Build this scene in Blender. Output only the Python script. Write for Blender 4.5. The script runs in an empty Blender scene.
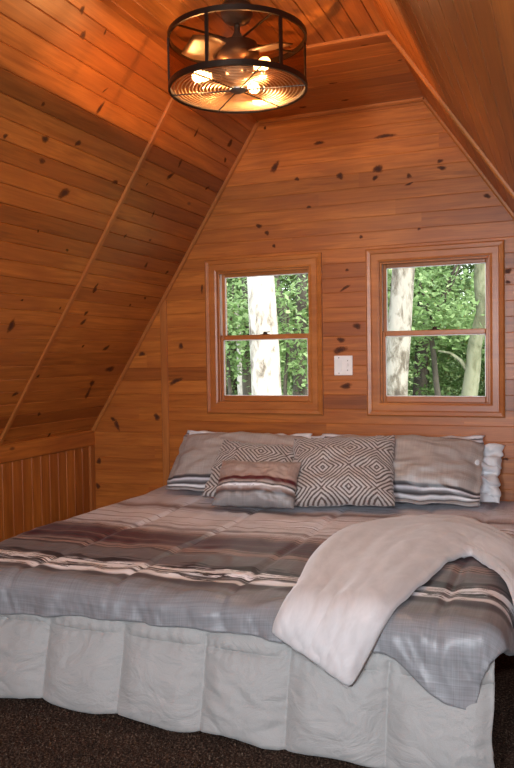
import bpy, math, random
import numpy as np
from mathutils import Vector, Matrix, noise
C = bpy.context.scene.collection
S = bpy.context.scene
random.seed(7)
H = 1.30                      # camera height
D = 4.5                       # window wall
CZ = 2.792                    # ceiling
XCL, XCR = -1.773, -0.7335    # flat ceiling's edges
KL, KR, KZ = -3.0555, 0.627, 0.814   # knee walls
YS = 3.53                     # seam trims
YB = -2.3                     # wall behind the camera

# ------------------------------------------------------------------ helpers
def link(o, parent=None):
    C.objects.link(o)
    if parent: o.parent = parent
    return o

def mesh_obj(name, verts, faces, mats, parent=None, smooth=False, midx=None, uvs=None):
    me = bpy.data.meshes.new(name)
    me.from_pydata([tuple(v) for v in verts], [], faces)
    for m in (mats if isinstance(mats, (list, tuple)) else [mats]): me.materials.append(m)
    if midx: me.polygons.foreach_set('material_index', midx)
    if smooth: me.polygons.foreach_set('use_smooth', [True]*len(me.polygons))
    if uvs:
        l = me.uv_layers.new(name='UVMap')
        for p in me.polygons:
            for li in p.loop_indices: l.data[li].uv = uvs[me.loops[li].vertex_index]
    me.update()
    o = bpy.data.objects.new(name, me)
    return link(o, parent)

def tag(o, label=None, cat=None, group=None, kind=None):
    if label: o['label'] = label
    if cat: o['category'] = cat
    if group: o['group'] = group
    if kind: o['kind'] = kind
    return o

def empty(name, loc):
    o = bpy.data.objects.new(name, None); o.location = loc; o.empty_display_size = .1
    return link(o)

class MB:
    def __init__(s): s.v = []; s.f = []; s.m = []
    def add(s, v, f, m=0):
        n = len(s.v); s.v += [Vector(p) for p in v]; s.f += [tuple(i+n for i in q) for q in f]; s.m += [m]*len(f)
    def box(s, x0, x1, y0, y1, z0, z1, m=0, M=None):
        v = [Vector((x, y, z)) for x in (x0, x1) for y in (y0, y1) for z in (z0, z1)]
        if M: v = [M @ p for p in v]
        s.add(v, [(0,1,3,2),(4,6,7,5),(0,4,5,1),(2,3,7,6),(0,2,6,4),(1,5,7,3)], m)
    def tube(s, pts, rad, seg=10, m=0, cap=True):
        pts = [Vector(p) for p in pts]; n0 = len(s.v); N = len(pts)
        if not isinstance(rad, (list, tuple)): rad = [rad]*N
        prev = None
        for i, p in enumerate(pts):
            t = (pts[min(i+1, N-1)]-pts[max(i-1, 0)]).normalized()
            if prev is None: a = t.orthogonal().normalized()
            else: a = (prev - t*prev.dot(t)).normalized()
            prev = a; b = t.cross(a)
            for k in range(seg):
                w = 2*math.pi*k/seg; s.v.append(p+(a*math.cos(w)+b*math.sin(w))*rad[i])
        for i in range(N-1):
            for k in range(seg):
                k2 = (k+1) % seg
                s.f.append((n0+i*seg+k, n0+i*seg+k2, n0+(i+1)*seg+k2, n0+(i+1)*seg+k)); s.m.append(m)
        if cap:
            s.f.append(tuple(n0+k for k in reversed(range(seg)))); s.m.append(m)
            s.f.append(tuple(n0+(N-1)*seg+k for k in range(seg))); s.m.append(m)
    def lathe(s, prof, c=(0,0,0), seg=32, m=0, M=None):
        n0 = len(s.v); P = len(prof)
        for r, z in prof:
            for k in range(seg):
                w = 2*math.pi*k/seg; p = Vector((r*math.cos(w), r*math.sin(w), z))
                if M: p = M @ p
                s.v.append(p+Vector(c))
        for i in range(P-1):
            for k in range(seg):
                k2 = (k+1) % seg
                s.f.append((n0+i*seg+k, n0+i*seg+k2, n0+(i+1)*seg+k2, n0+(i+1)*seg+k)); s.m.append(m)
    def torus(s, c, R, r, seg=64, k=6, sz=1.0):
        n0 = len(s.v)
        for i in range(seg):
            a = 2*math.pi*i/seg
            for j in range(k):
                b = 2*math.pi*j/k; rr = R+r*math.cos(b)
                s.v.append(Vector((c[0]+rr*math.cos(a), c[1]+rr*math.sin(a), c[2]+r*sz*math.sin(b))))
        for i in range(seg):
            for j in range(k):
                i2 = (i+1) % seg; j2 = (j+1) % k
                s.f.append((n0+i*k+j, n0+i2*k+j, n0+i2*k+j2, n0+i*k+j2)); s.m.append(0)
    def build(s, name, mats, parent=None, smooth=False, bevel=0):
        o = mesh_obj(name, s.v, s.f, mats, parent, smooth, s.m)
        if bevel:
            b = o.modifiers.new('b', 'BEVEL'); b.width = bevel; b.segments = 2; b.limit_method = 'ANGLE'
        return o

# ------------------------------------------------------------------ materials
def newmat(name):
    m = bpy.data.materials.new(name); m.use_nodes = True
    nt = m.node_tree; nt.nodes.clear()
    out = nt.nodes.new('ShaderNodeOutputMaterial'); b = nt.nodes.new('ShaderNodeBsdfPrincipled')
    nt.links.new(b.outputs[0], out.inputs[0])
    return m, nt, b, out
def nd(nt, t, **k):
    n = nt.nodes.new(t)
    for a, v in k.items():
        if a.startswith('i_'):
            key = a[2:]; key = int(key) if key.isdigit() else key
            if hasattr(v, 'is_output') or isinstance(v, bpy.types.NodeSocket): nt.links.new(v, n.inputs[key])
            else: n.inputs[key].default_value = v
        else: setattr(n, a, v)
    return n
def ramp(nt, fac, stops, interp='LINEAR'):
    r = nt.nodes.new('ShaderNodeValToRGB'); r.color_ramp.interpolation = interp
    e = r.color_ramp.elements
    while len(e) > 1: e.remove(e[-1])
    e[0].position = stops[0][0]; e[0].color = (*stops[0][1], 1)
    for p, c in stops[1:]:
        x = e.new(p); x.color = (*c, 1)
    nt.links.new(fac, r.inputs[0]); return r.outputs[0]
def math_(nt, op, a, b=None, c=None):
    n = nt.nodes.new('ShaderNodeMath'); n.operation = op
    for i, v in enumerate((a, b, c)):
        if v is None: continue
        if isinstance(v, (int, float)): n.inputs[i].default_value = v
        else: nt.links.new(v, n.inputs[i])
    return n.outputs[0]
def mixc(nt, fac, a, b, mode='MIX'):
    n = nt.nodes.new('ShaderNodeMix'); n.data_type = 'RGBA'; n.blend_type = mode
    for i, v in ((0, fac), (6, a), (7, b)):
        if isinstance(v, (int, float)): n.inputs[i].default_value = v
        elif isinstance(v, tuple): n.inputs[i].default_value = (*v, 1) if len(v) == 3 else v
        else: nt.links.new(v, n.inputs[i])
    return n.outputs[2]
def vmul(nt, v, s):
    n = nt.nodes.new('ShaderNodeVectorMath'); n.operation = 'MULTIPLY'
    nt.links.new(v, n.inputs[0]); n.inputs[1].default_value = s; return n.outputs[0]
def noise_(nt, vec, scale, detail=3, rough=.5, dist=0):
    n = nd(nt, 'ShaderNodeTexNoise'); n.inputs['Scale'].default_value = scale
    n.inputs['Detail'].default_value = detail; n.inputs['Roughness'].default_value = rough
    n.inputs['Distortion'].default_value = dist
    if vec: nt.links.new(vec, n.inputs['Vector'])
    return n.outputs[0]
def bump(nt, b, h, strength=.2, dist=.01):
    n = nd(nt, 'ShaderNodeBump'); n.inputs['Strength'].default_value = strength; n.inputs['Distance'].default_value = dist
    nt.links.new(h, n.inputs['Height']); nt.links.new(n.outputs[0], b.inputs['Normal'])

def srgb(r, g, b):
    f = lambda c: (c/255/12.92 if c/255 <= .04045 else ((c/255+.055)/1.055)**2.4)
    return (f(r), f(g), f(b))

def wood(name, tint=1.0, coord='UV', light=(.70, .228, .040), dark=(.36, .098, .015), knots=True, gu=1.0, gv=16.0, rough=.38):
    m, nt, b, out = newmat(name)
    tc = nd(nt, 'ShaderNodeTexCoord').outputs[coord]
    v = vmul(nt, tc, (gu*.8, gv*.8, gv if coord != 'UV' else 1))
    g = noise_(nt, v, 3.0, 5, .6, .8)
    g2 = noise_(nt, vmul(nt, tc, (gu*2, gv*5, gv*5 if coord != 'UV' else 1)), 3.0, 3, .6)
    c = mixc(nt, ramp(nt, g, [(.3, (0,0,0)), (.72, (1,1,1))]), tuple(x*tint for x in light), tuple(x*tint for x in dark))
    c = mixc(nt, .35, c, ramp(nt, g2, [(.3, (.36,.34,.32)), (.7, (.64,.64,.64))]), 'OVERLAY')
    at = nd(nt, 'ShaderNodeAttribute', attribute_name='board')
    bf = ramp(nt, at.outputs['Fac'], [(0, (.46,.38,.34)), (.25, (.70,.65,.60)), (.6, (.90,.89,.87)), (1, (1.0,1.0,1.0))])
    if coord == 'UV': c = mixc(nt, .85, c, bf, 'MULTIPLY')
    # soft reddish blotches in the stain
    bl = noise_(nt, vmul(nt, tc, (1.2, 3, 1)), 1.3, 2)
    c = mixc(nt, ramp(nt, bl, [(.42, (0,0,0)), (.68, (.6,.6,.6))]), c, tuple(x*tint for x in (.36, .095, .020)))
    if knots:
        vo = nd(nt, 'ShaderNodeTexVoronoi'); vo.inputs['Scale'].default_value = 1.0
        nt.links.new(vmul(nt, tc, (3.1, 7.0, 1)), vo.inputs['Vector'])
        k = ramp(nt, vo.outputs['Distance'], [(.0, (1,1,1)), (.05, (.7,.7,.7)), (.10, (0,0,0))])
        sel = nd(nt, 'ShaderNodeSeparateColor'); nt.links.new(vo.outputs['Color'], sel.inputs[0])
        k = math_(nt, 'MULTIPLY', k, math_(nt, 'GREATER_THAN', sel.outputs[0], .72))
        c = mixc(nt, k, c, (.09, .024, .009))
    nt.links.new(c, b.inputs['Base Color'])
    b.inputs['Roughness'].default_value = rough
    b.inputs['Specular IOR Level'].default_value = .4
    bump(nt, b, g2, .12, .002)
    return m

def plain(name, col, rough=.5, metal=0, nscale=0, namp=.15, bstr=0, sheen=0):
    m, nt, b, out = newmat(name)
    b.inputs['Roughness'].default_value = rough; b.inputs['Metallic'].default_value = metal
    if sheen: b.inputs['Sheen Weight'].default_value = sheen
    tc = nd(nt, 'ShaderNodeTexCoord').outputs['Object']
    n = noise_(nt, tc, nscale or 12, 4)
    c = mixc(nt, n, tuple(x*(1-namp) for x in col), tuple(min(1, x*(1+namp)) for x in col))
    nt.links.new(c, b.inputs['Base Color'])
    if bstr: bump(nt, b, n, bstr, .01)
    return m

M_wood = wood('knotty_pine', tint=.80)
M_woodc = wood('knotty_pine_slope', tint=.78, knots=True)
M_trim = wood('pine_trim', tint=.82, coord='UV', knots=False, light=(.56,.20,.048), dark=(.38,.12,.028), gv=10)
M_case = wood('pine_casing', tint=.82, coord='Object', knots=False, light=(.60,.215,.052), dark=(.42,.135,.030), gu=1, gv=3.0, rough=.34)
M_bronze = plain('dark_bronze', (.035,.022,.015), .42, .8)
M_metal = plain('brushed_grey_metal', (.25,.24,.23), .4, .9)
M_white = plain('white_plastic', (.86,.84,.82), .35)

def knot_mat():
    m, nt, b, out = newmat('knot')
    at = nd(nt, 'ShaderNodeAttribute', attribute_name='k').outputs['Fac']
    tc = nd(nt, 'ShaderNodeTexCoord').outputs['Object']
    n = noise_(nt, tc, 60, 3)
    f = math_(nt, 'ADD', at, math_(nt, 'MULTIPLY', math_(nt, 'SUBTRACT', n, .5), .5))
    c = ramp(nt, f, [(.0, (.30,.09,.025)), (.4, (.16,.045,.015)), (.75, (.06,.018,.007))])
    nt.links.new(c, b.inputs['Base Color']); b.inputs['Roughness'].default_value = .6; b.inputs['Specular IOR Level'].default_value = .2
    tr = nd(nt, 'ShaderNodeBsdfTransparent'); mx = nd(nt, 'ShaderNodeMixShader')
    nt.links.new(ramp(nt, f, [(.05, (0,0,0)), (.55, (1,1,1))]), mx.inputs[0])
    nt.links.new(tr.outputs[0], mx.inputs[1]); nt.links.new(b.outputs[0], mx.inputs[2])
    nt.links.new(mx.outputs[0], out.inputs[0])
    return m
M_knot = knot_mat()

def glass_mat(name, tint=(1,1,1)):
    m, nt, b, out = newmat(name); nt.nodes.remove(b)
    tr = nd(nt, 'ShaderNodeBsdfTransparent'); tr.inputs[0].default_value = (*tint, 1)
    gl = nd(nt, 'ShaderNodeBsdfGlossy'); gl.inputs['Roughness'].default_value = .02
    fr = nd(nt, 'ShaderNodeFresnel'); fr.inputs[0].default_value = 1.45
    mx = nd(nt, 'ShaderNodeMixShader')
    nt.links.new(fr.outputs[0], mx.inputs[0]); nt.links.new(tr.outputs[0], mx.inputs[1]); nt.links.new(gl.outputs[0], mx.inputs[2])
    nt.links.new(mx.outputs[0], out.inputs[0]); return m
M_glass = glass_mat('window_glass')

# ------------------------------------------------------------------ planked surfaces
def clip(poly, a, b, c):          # keep a*u+b*v<=c
    out = []
    for i in range(len(poly)):
        p, q = poly[i], poly[(i+1) % len(poly)]
        dp, dq = a*p[0]+b*p[1]-c, a*q[0]+b*q[1]-c
        if dp <= 1e-9: out.append(p)
        if (dp < -1e-9 and dq > 1e-9) or (dp > 1e-9 and dq < -1e-9):
            t = dp/(dp-dq); out.append((p[0]+(q[0]-p[0])*t, p[1]+(q[1]-p[1])*t))
    return out
def cliprect(poly, u0, u1, v0, v1):
    for a, b, c in ((-1,0,-u0),(1,0,u1),(0,-1,-v0),(0,1,v1)):
        if len(poly) < 3: return []
        poly = clip(poly, a, b, c)
    return poly if len(poly) >= 3 else []

def planks(name, O, U, V, N, poly, w, holes=(), voff=0, knots=(), seed=1, mat=None, g=.0035, depth=.005, joints=0):
    """O origin, U along the boards, V across, N into the room; poly in (u,v)."""
    rnd = random.Random(seed)
    O, U, V, N = Vector(O), Vector(U).normalized(), Vector(V).normalized(), Vector(N).normalized()
    vs, fs, uv, bd, mi, kk = [], [], [], [], [], []
    umin, umax = min(p[0] for p in poly), max(p[0] for p in poly)
    vmin, vmax = min(p[1] for p in poly), max(p[1] for p in poly)
    i0 = math.floor((vmin-voff)/w)
    def emit(pg, hf, ou, ov, b, m=0):
        n = len(vs)
        for (u, v) in pg:
            vs.append(O+U*u+V*v+N*hf(u, v)); uv.append((u+ou, v+ov)); kk.append(0.0)
        fs.append(tuple(range(n, n+len(pg)))); bd.append(b); mi.append(m)
    hu = sorted({h[0] for h in holes} | {h[1] for h in holes} | {umin-1, umax+1})
    hv = sorted({h[2] for h in holes} | {h[3] for h in holes})
    i = i0
    prevb = .6
    while voff+i*w < vmax:
        v0 = voff+i*w; v1 = v0+w
        cuts_u = list(hu)
        cells = [v0, v0+g, v1-g, v1] + [x for x in hv if v0 < x < v1]
        cells = sorted(set(cells))
        jl = [umin-1, umax+1]
        if joints:
            x = umin+rnd.uniform(.3, joints*2)
            while x < umax: jl.append(x); x += rnd.uniform(joints, joints*2)
        jl = sorted(jl)
        for s in range(len(jl)-1):
            b = rnd.random()**.7; ou, ov = rnd.uniform(0, 50), rnd.uniform(0, 50)
            us = sorted({jl[s], jl[s+1]} | {x for x in cuts_u if jl[s] < x < jl[s+1]})
            for a in range(len(us)-1):
                for c in range(len(cells)-1):
                    cu, cv = (us[a]+us[a+1])/2, (cells[c]+cells[c+1])/2
                    if any(h[0] < cu < h[1] and h[2] < cv < h[3] for h in holes): continue
                    pg = cliprect(poly, us[a], us[a+1], cells[c], cells[c+1])
                    if pg: emit(pg, lambda u, v: -depth*max(0, 1-min(v-v0, v1-v)/g), ou, ov, b)
        i += 1
    # backing layer
    vv = sorted({vmin-1, vmax+1} | set(hv))
    for a in range(len(hu)-1):
        for c in range(len(vv)-1):
            cu, cv = (hu[a]+hu[a+1])/2, (vv[c]+vv[c+1])/2
            if any(h[0] < cu < h[1] and h[2] < cv < h[3] for h in holes): continue
            pg = cliprect(poly, hu[a], hu[a+1], vv[c], vv[c+1])
            if pg: emit(pg, lambda u, v: -.03, 0, 0, .5)
    # knots inlaid in the boards
    for (ku, kv, ru, rv, ang) in knots:
        n = len(vs); c0, s0 = math.cos(ang), math.sin(ang); rings = [0, .40, .72, 1.35]; seg = 14
        ph = rnd.uniform(0, 6)
        for ri, r in enumerate(rings):
            for k in range(1 if ri == 0 else seg):
                t = 2*math.pi*k/seg
                wob = 1+.18*math.sin(2*t+ph)+.12*math.sin(3*t+ph*2)
                x, y = r*ru*math.cos(t)*wob, r*rv*math.sin(t)*wob
                u, v = ku+x*c0-y*s0, kv+x*s0+y*c0
                vs.append(O+U*u+V*v+N*.0012); uv.append((u, v)); kk.append([1, .8, .42, 0][ri])
        for k in range(seg):
            k2 = (k+1) % seg
            fs.append((n, n+1+k, n+1+k2)); bd.append(.5); mi.append(1)
            for ri in (0, 1):
                a, b_ = n+1+ri*seg, n+1+(ri+1)*seg
                fs.append((a+k, b_+k, b_+k2, a+k2)); bd.append(.5); mi.append(1)
    o = mesh_obj(name, vs, fs, [mat or M_wood, M_knot], midx=mi, uvs=uv)
    at = o.data.attributes.new('board', 'FLOAT', 'FACE'); at.data.foreach_set('value', bd)
    at = o.data.attributes.new('k', 'FLOAT', 'POINT'); at.data.foreach_set('value', kk)
    return tag(o, kind='structure')

def trimbar(name, p0, p1, w, t, N, mat=None, label=None):
    """flat board from p0 to p1, width w, thickness t out along N"""
    p0, p1, N = Vector(p0), Vector(p1), Vector(N).normalized()
    d = (p1-p0).normalized(); s = N.cross(d).normalized(); L = (p1-p0).length
    prof = [(-w/2, 0), (-w/2, t*.6), (-w/2+t*.4, t), (w/2-t*.4, t), (w/2, t*.6), (w/2, 0)]
    vs, uv = [], []
    for q, L_ in ((p0, 0), (p1, L)):
        for a, b in prof: vs.append(q+s*a+N*b); uv.append((L_+p0.x*3, a+p0.z*7))
    n = len(prof)
    fs = [(i, i+1, n+i+1, n+i) for i in range(n-1)] + [tuple(range(n-1, -1, -1)), tuple(range(n, 2*n)), (0, n, 2*n-1, n-1)]
    o = mesh_obj(name, vs, fs, mat or M_trim, uvs=uv)
    at = o.data.attributes.new('board', 'FLOAT', 'FACE'); at.data.foreach_set('value', [.8]*len(fs))
    return tag(o, kind='structure')

# camera basis (used to lay the knots out on the walls where they are)
yaw, pit, rol, F = math.radians(21.897), math.radians(-1.957), math.radians(-.8706), 758.17
fw = Vector((-math.sin(yaw)*math.cos(pit), math.cos(yaw)*math.cos(pit), math.sin(pit)))
r_ = Vector((math.cos(yaw), math.sin(yaw), 0)); u_ = r_.cross(fw)
rt = r_*math.cos(rol)+u_*math.sin(rol); up = u_*math.cos(rol)-r_*math.sin(rol)
def ray(x, y): return rt*(x-257)-up*(y-384)+fw*F
CAM = Vector((0, 0, H))
def knot_uv(lst, O, U, V, N):
    O, U, V, N = Vector(O), Vector(U).normalized(), Vector(V).normalized(), Vector(N).normalized()
    out = []
    for (x, y, w, h, a) in lst:
        r = ray(x, y); t = (O-CAM).dot(N)/r.dot(N); P = CAM+r*t
        k = t*.5*1.0
        out.append(((P-O).dot(U), (P-O).dot(V), w*k, h*k, math.radians(a)))
    return out

# window wall -----------------------------------------------------
W = [(-2.085, -1.445, -.115, .985), (-1.020, -.385, -.115, .985)]  # rough openings: x0,x1,(z-H)...
W = [(-2.090, -1.432, H-.292, H+.574), (-1.022, -.362, H-.292, H+.574)]
polyB = [(KL, 0), (KR, 0), (KR, KZ), (XCR, CZ), (XCL, CZ), (KL, KZ)]
kb = [(319,143,9,4,0),(385,136,17,4,0),(275,167,14,5,60),(297,179,4,4,0),(340,176,6,7,0),(378,169,9,8,50),(375,178,5,5,0),(409,176,5,4,0),(440,161,5,4,0),(442,168,8,4,0),
      (487,196,6,5,-20),(361,237,3,4,0),(259,226,6,4,0),(267,233,4,5,0),(274,246,3,4,0),(357,326,7,6,0),(341,340,8,5,0),(340,350,12,7,10),(176,381,13,5,20),(157,417,7,6,0),
      (117,425,12,4,-60),(113,419,5,4,0),(99,461,6,5,0),(98,486,5,5,0),(181,346,6,5,20),(142,354,6,5,0),(165,308,4,4,0),(202,289,10,2,85),(508,271,8,5,-10),(506,459,5,3,0),
      (345,288,10,3,30),(346,386,12,5,0),(309,207,4,3,0),(409,184,8,2,10),(265,128,3,3,0),(419,229,3,3,0),(347,270,3,3,0),(508,282,6,3,0)]
args = ((0, D, 0), (1,0,0), (0,0,1), (0,-1,0))
planks('wall_back', *args, polyB, .089, holes=W, knots=knot_uv(kb, *args), seed=11, g=.0022, depth=.0018, joints=1.1)
# left slope
dl = Vector((XCL-KL, 0, CZ-KZ)); Ls = dl.length
nl = Vector((dl.z, 0, -dl.x)).normalized()      # into the room (+x, down)
ks = [(64,193,12,12,0),(78,143,7,6,40),(42,161,9,5,10),(45,139,10,6,-20),(115,182,8,5,10),(125,236,4,4,0),(38,231,3,3,0),(83,35,6,9,0),(82,10,5,9,0),(43,104,4,5,0),(100,108,13,5,70),
      (105,90,7,2,50),(105,32,3,5,0),(11,326,14,8,80),(95,288,9,5,80),(86,313,5,5,0),(83,322,8,5,30),(106,348,9,5,40),(67,250,4,3,0),(15,394,7,5,20),(39,414,5,4,0),(88,393,6,12,10),
      (92,383,7,7,0),(110,369,12,7,10),(49,435,3,6,0),(38,376,4,3,0),(170,176,10,5,30),(180,163,4,8,0),(230,143,8,7,20),(207,188,6,3,30),(196,133,4,8,0),(147,184,3,3,0),(153,214,3,6,0),
      (146,265,5,5,0),(167,272,4,4,0),(145,298,4,3,0),(95,290,4,7,0),(60,308,3,3,0),(22,300,3,3,0),(130,305,3,3,0),(83,346,4,3,0),(225,160,8,3,-40),(5,136,6,5,0),(150,240,4,3,20)]
args = ((KL, 0, KZ), (0,1,0), dl, nl)
planks('wall_left_slope', *args, [(YB, 0), (D, 0), (D, Ls), (YB, Ls)], .0865, knots=knot_uv(ks, *args), seed=5, mat=M_woodc, voff=.03)
planks('wall_left', (KL, 0, 0), (0,0,1), (0,1,0), (1,0,0), [(0, YB), (KZ, YB), (KZ, D), (0, D)], .089, seed=8)
dr = Vector((XCR-KR, 0, CZ-KZ)); Lr = dr.length
nr = Vector((-dr.z, 0, dr.x)).normalized()
planks('wall_right_slope', (KR, 0, KZ), (0,1,0), dr, nr, [(YB, 0), (D, 0), (D, Lr), (YB, Lr)], .0865, seed=9, mat=M_woodc)
planks('wall_right', (KR, 0, 0), (0,0,1), (0,1,0), (-1,0,0), [(0, YB), (KZ, YB), (KZ, D), (0, D)], .089, seed=10)
kc = [(333,83,8,3,0),(345,100,6,4,0),(364,45,6,3,0),(303,107,6,5,0),(318,70,3,2,0),(400,60,4,3,0)]
args = ((0, 0, CZ), (0,1,0), (1,0,0), (0,0,-1))
planks('ceiling', *args, [(YB, XCL), (YS, XCL), (YS, XCR), (YB, XCR)], .0865, seed=12, mat=M_woodc)
args = ((0, 0, CZ), (1,0,0), (0,1,0), (0,0,-1))
planks('ceiling', *args, [(XCL, YS), (XCR, YS), (XCR, D), (XCL, D)], .14, seed=14, knots=knot_uv(kc, *args), mat=M_woodc, g=.002, depth=.0015)
FILL_HOLE = [(-.98, -.42, .80, 2.25)]  # opening added to the unseen wall to let the fill light in
planks('wall_front', (0, YB, 0), (1,0,0), (0,0,1), (0,1,0), polyB, .089, seed=13, holes=FILL_HOLE)

# trims
slopeN = nl
def onslope(y, s, off=0): return Vector((KL, y, KZ))+dl.normalized()*s+nl*off
trimbar('trim_1', onslope(YS, .0, .0), onslope(YS, Ls-.0), .034, .012, nl)
trimbar('trim_2', onslope(D-.012, 0), onslope(D-.012, Ls), .022, .02, nl)
trimbar('trim_3', (XCL, YS, CZ), (XCR, YS, CZ), .034, .012, (0,0,-1))
trimbar('trim_4', (XCL, D-.012, CZ), (XCR, D-.012, CZ), .022, .02, (0,0,-1))
def onsr(y, s): return Vector((KR, y, KZ))+dr.normalized()*s
trimbar('trim_5', onsr(YS, 0), onsr(YS, Lr), .045, .016, nr)
trimbar('trim_6', onsr(D-.012, 0), onsr(D-.012, Lr), .022, .02, nr)
trimbar('trim_7', (KL, YB, KZ-.055), (KL, D, KZ-.055), .11, .014, (1,0,0), M_woodc)
trimbar('trim_8', (KL, D-.03, 0), (KL, D-.03, KZ-.11), .06, .014, (1,0,0))
zt = CZ-(XCL+2.475)*1.541
trimbar('trim_9', (-2.475, D, 0), (-2.475, D, zt-.01), .05, .012, (0,-1,0))
for i, (a, b) in enumerate((((KL, YB+.01, .045), (KL, D, .045)),)):
    tag(trimbar('baseboard_left', a, b, .09, .014, (1,0,0)), kind='structure')

# floor with carpet pile
def carpet():
    m, nt, b, out = newmat('brown_carpet')
    tc = nd(nt, 'ShaderNodeTexCoord').outputs['Object']
    n = noise_(nt, tc, 110, 2, .7); n2 = noise_(nt, tc, 9, 3)
    c = ramp(nt, n, [(.3, (.010,.006,.0045)), (.48, (.036,.021,.015)), (.6, (.085,.056,.04)), (.72, (.22,.16,.12))])
    c = mixc(nt, .5, c, ramp(nt, n2, [(.3, (.6,.6,.6)), (.7, (1.2,1.15,1.1))]), 'MULTIPLY')
    nt.links.new(c, b.inputs['Base Color']); b.inputs['Roughness'].default_value = .95
    b.inputs['Specular IOR Level'].default_value = .1
    bump(nt, b, n, .8, .01); return m
M_carpet = carpet()
f = mesh_obj('floor', [(KL, YB, 0), (KR, YB, 0), (KR, D, 0), (KL, D, 0)], [(0,1,2,3)], M_carpet); tag(f, kind='structure')
def pile():
    rs = np.random.RandomState(3); n = 60000
    x = rs.uniform(KL+.02, KR-.02, n); y = rs.uniform(1.0, 3.0, n)
    h = rs.uniform(.006, .014, n); a = rs.uniform(0, 6.28, n); w = .003
    dx, dy = np.cos(a)*w, np.sin(a)*w
    lx, ly = rs.normal(0, .005, n), rs.normal(0, .005, n)
    v = np.zeros((n, 3, 3)); v[:,0] = np.c_[x-dx, y-dy, np.zeros(n)]; v[:,1] = np.c_[x+dx, y+dy, np.zeros(n)]; v[:,2] = np.c_[x+lx, y+ly, h]
    me = bpy.data.meshes.new('carpet_pile'); me.vertices.add(n*3); me.vertices.foreach_set('co', v.ravel())
    me.loops.add(n*3); me.loops.foreach_set('vertex_index', np.arange(n*3)); me.polygons.add(n)
    me.polygons.foreach_set('loop_start', np.arange(n)*3); me.polygons.foreach_set('loop_total', np.full(n, 3))
    me.materials.append(M_carpet); me.update(); me.validate()
    o = bpy.data.objects.new('carpet_pile', me); link(o)
    tag(o, 'short dark brown speckled carpet pile around the foot of the bed', 'carpet', kind='stuff')
pile()

# windows ---------------------------------------------------------
def sash(par, name, x0, x1, z0, z1, y, wt, wb, ws, t=.035):
    b = MB(); e = .0015
    b.box(x0, x0+ws, y-t/2, y+t/2, z0, z1); b.box(x1-ws, x1, y-t/2, y+t/2, z0, z1)
    b.box(x0+ws, x1-ws, y-t/2, y+t/2, z0, z0+wb); b.box(x0+ws, x1-ws, y-t/2, y+t/2, z1-wt, z1)
    o = b.build(name, M_case, par, bevel=.004)
    g = MB(); g.box(x0+ws-.004, x1-ws+.004, y-.002, y+.002, z0+wb-.004, z1-wt+.004); g.build('pane', M_glass, o)
    l = MB(); q = .004   # pale glazing bead round the glass
    X0, X1, Z0, Z1 = x0+ws, x1-ws, z0+wb, z1-wt
    l.box(X0, X1, y-.012, y-.003, Z0, Z0+q); l.box(X0, X1, y-.012, y-.003, Z1-q, Z1)
    l.box(X0, X0+q, y-.012, y-.003, Z0, Z1); l.box(X1-q, X1, y-.012, y-.003, Z0, Z1)
    l.build('glazing_bead', M_white, o)
    return o
def window(n, x0, x1, z0, z1):
    w = empty('window_%d' % n, ((x0+x1)/2, D, z0)); w['kind'] = 'structure'
    bpy.context.view_layer.update()
    def fix(o): o.matrix_parent_inverse = w.matrix_world.inverted(); return o
    # jambs (recess)
    b = MB(); d = .11; t = .014
    b.box(x0, x0+t, D-.003, D+d, z0, z1); b.box(x1-t, x1, D-.003, D+d, z0, z1)
    b.box(x0+t, x1-t, D-.003, D+d, z1-t, z1); b.box(x0+t, x1-t, D-.003, D+d+.03, z0, z0+t)
    fix(b.build('jamb', M_case, w))
    # mitred stepped casing
    cw = .078; ca = []
    prof = [(0, .0), (0, .012), (.012, .016), (.045, .016), (.05, .022), (cw-.008, .026), (cw, .02), (cw, 0)]
    vs, fs = [], []
    for (sx, sz) in ((x0, z0), (x1, z0), (x1, z1), (x0, z1)):
        ux = -1 if sx == x0 else 1; uz = -1 if sz == z0 else 1
        for a, h in prof: vs.append((sx+ux*(a-.012), D-h, sz+uz*(a-.012)))
    P = len(prof)
    for k in range(4):
        k2 = (k+1) % 4
        for i in range(P-1): fs.append((k*P+i, k*P+i+1, k2*P+i+1, k2*P+i))
    fix(mesh_obj('casing', vs, fs, M_case, w))
    zm = (z0+z1)/2-.005
    s1 = sash(w, 'sash', x0+t, x1-t, zm-.020, z1-t, D+.075, .030, .030, .027)
    s2 = sash(w, 'sash', x0+t, x1-t, z0+t, zm+.014, D+.038, .030, .036, .027)
    fix(s1); fix(s2)
    # stops
    b = MB()
    b.box(x0+t, x0+t+.012, D+.002, D+.018, z0+t, z1-t); b.box(x1-t-.012, x1-t, D+.002, D+.018, z0+t, z1-t); b.box(x0+t+.012, x1-t-.012, D+.002, D+.018, z1-t-.012, z1-t)
    fix(b.build('stop', M_case, w, bevel=.003))
    b = MB()
    b.box(x0+t, x0+t+.007, D+.022, D+.058, zm+.016, z1-t-.002); b.box(x1-t-.007, x1-t, D+.022, D+.058, zm+.016, z1-t-.002)
    fix(b.build('jamb_liner', M_white, w))
    xc = (x0+x1)/2; L = MB()
    L.box(xc-.03, xc+.03, D+.022, D+.052, zm+.013, zm+.018); L.lathe([(.0,.016),(.012,.015),(.014,.006),(.014,0)], (xc, D+.038, zm+.017), 16)
    L.box(xc-.006, xc+.034, D+.026, D+.036, zm+.027, zm+.033)
    fix(L.build('sash_lock', M_bronze, w, bevel=.002))
    return w
window(1, *W[0]); window(2, *W[1])
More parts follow.
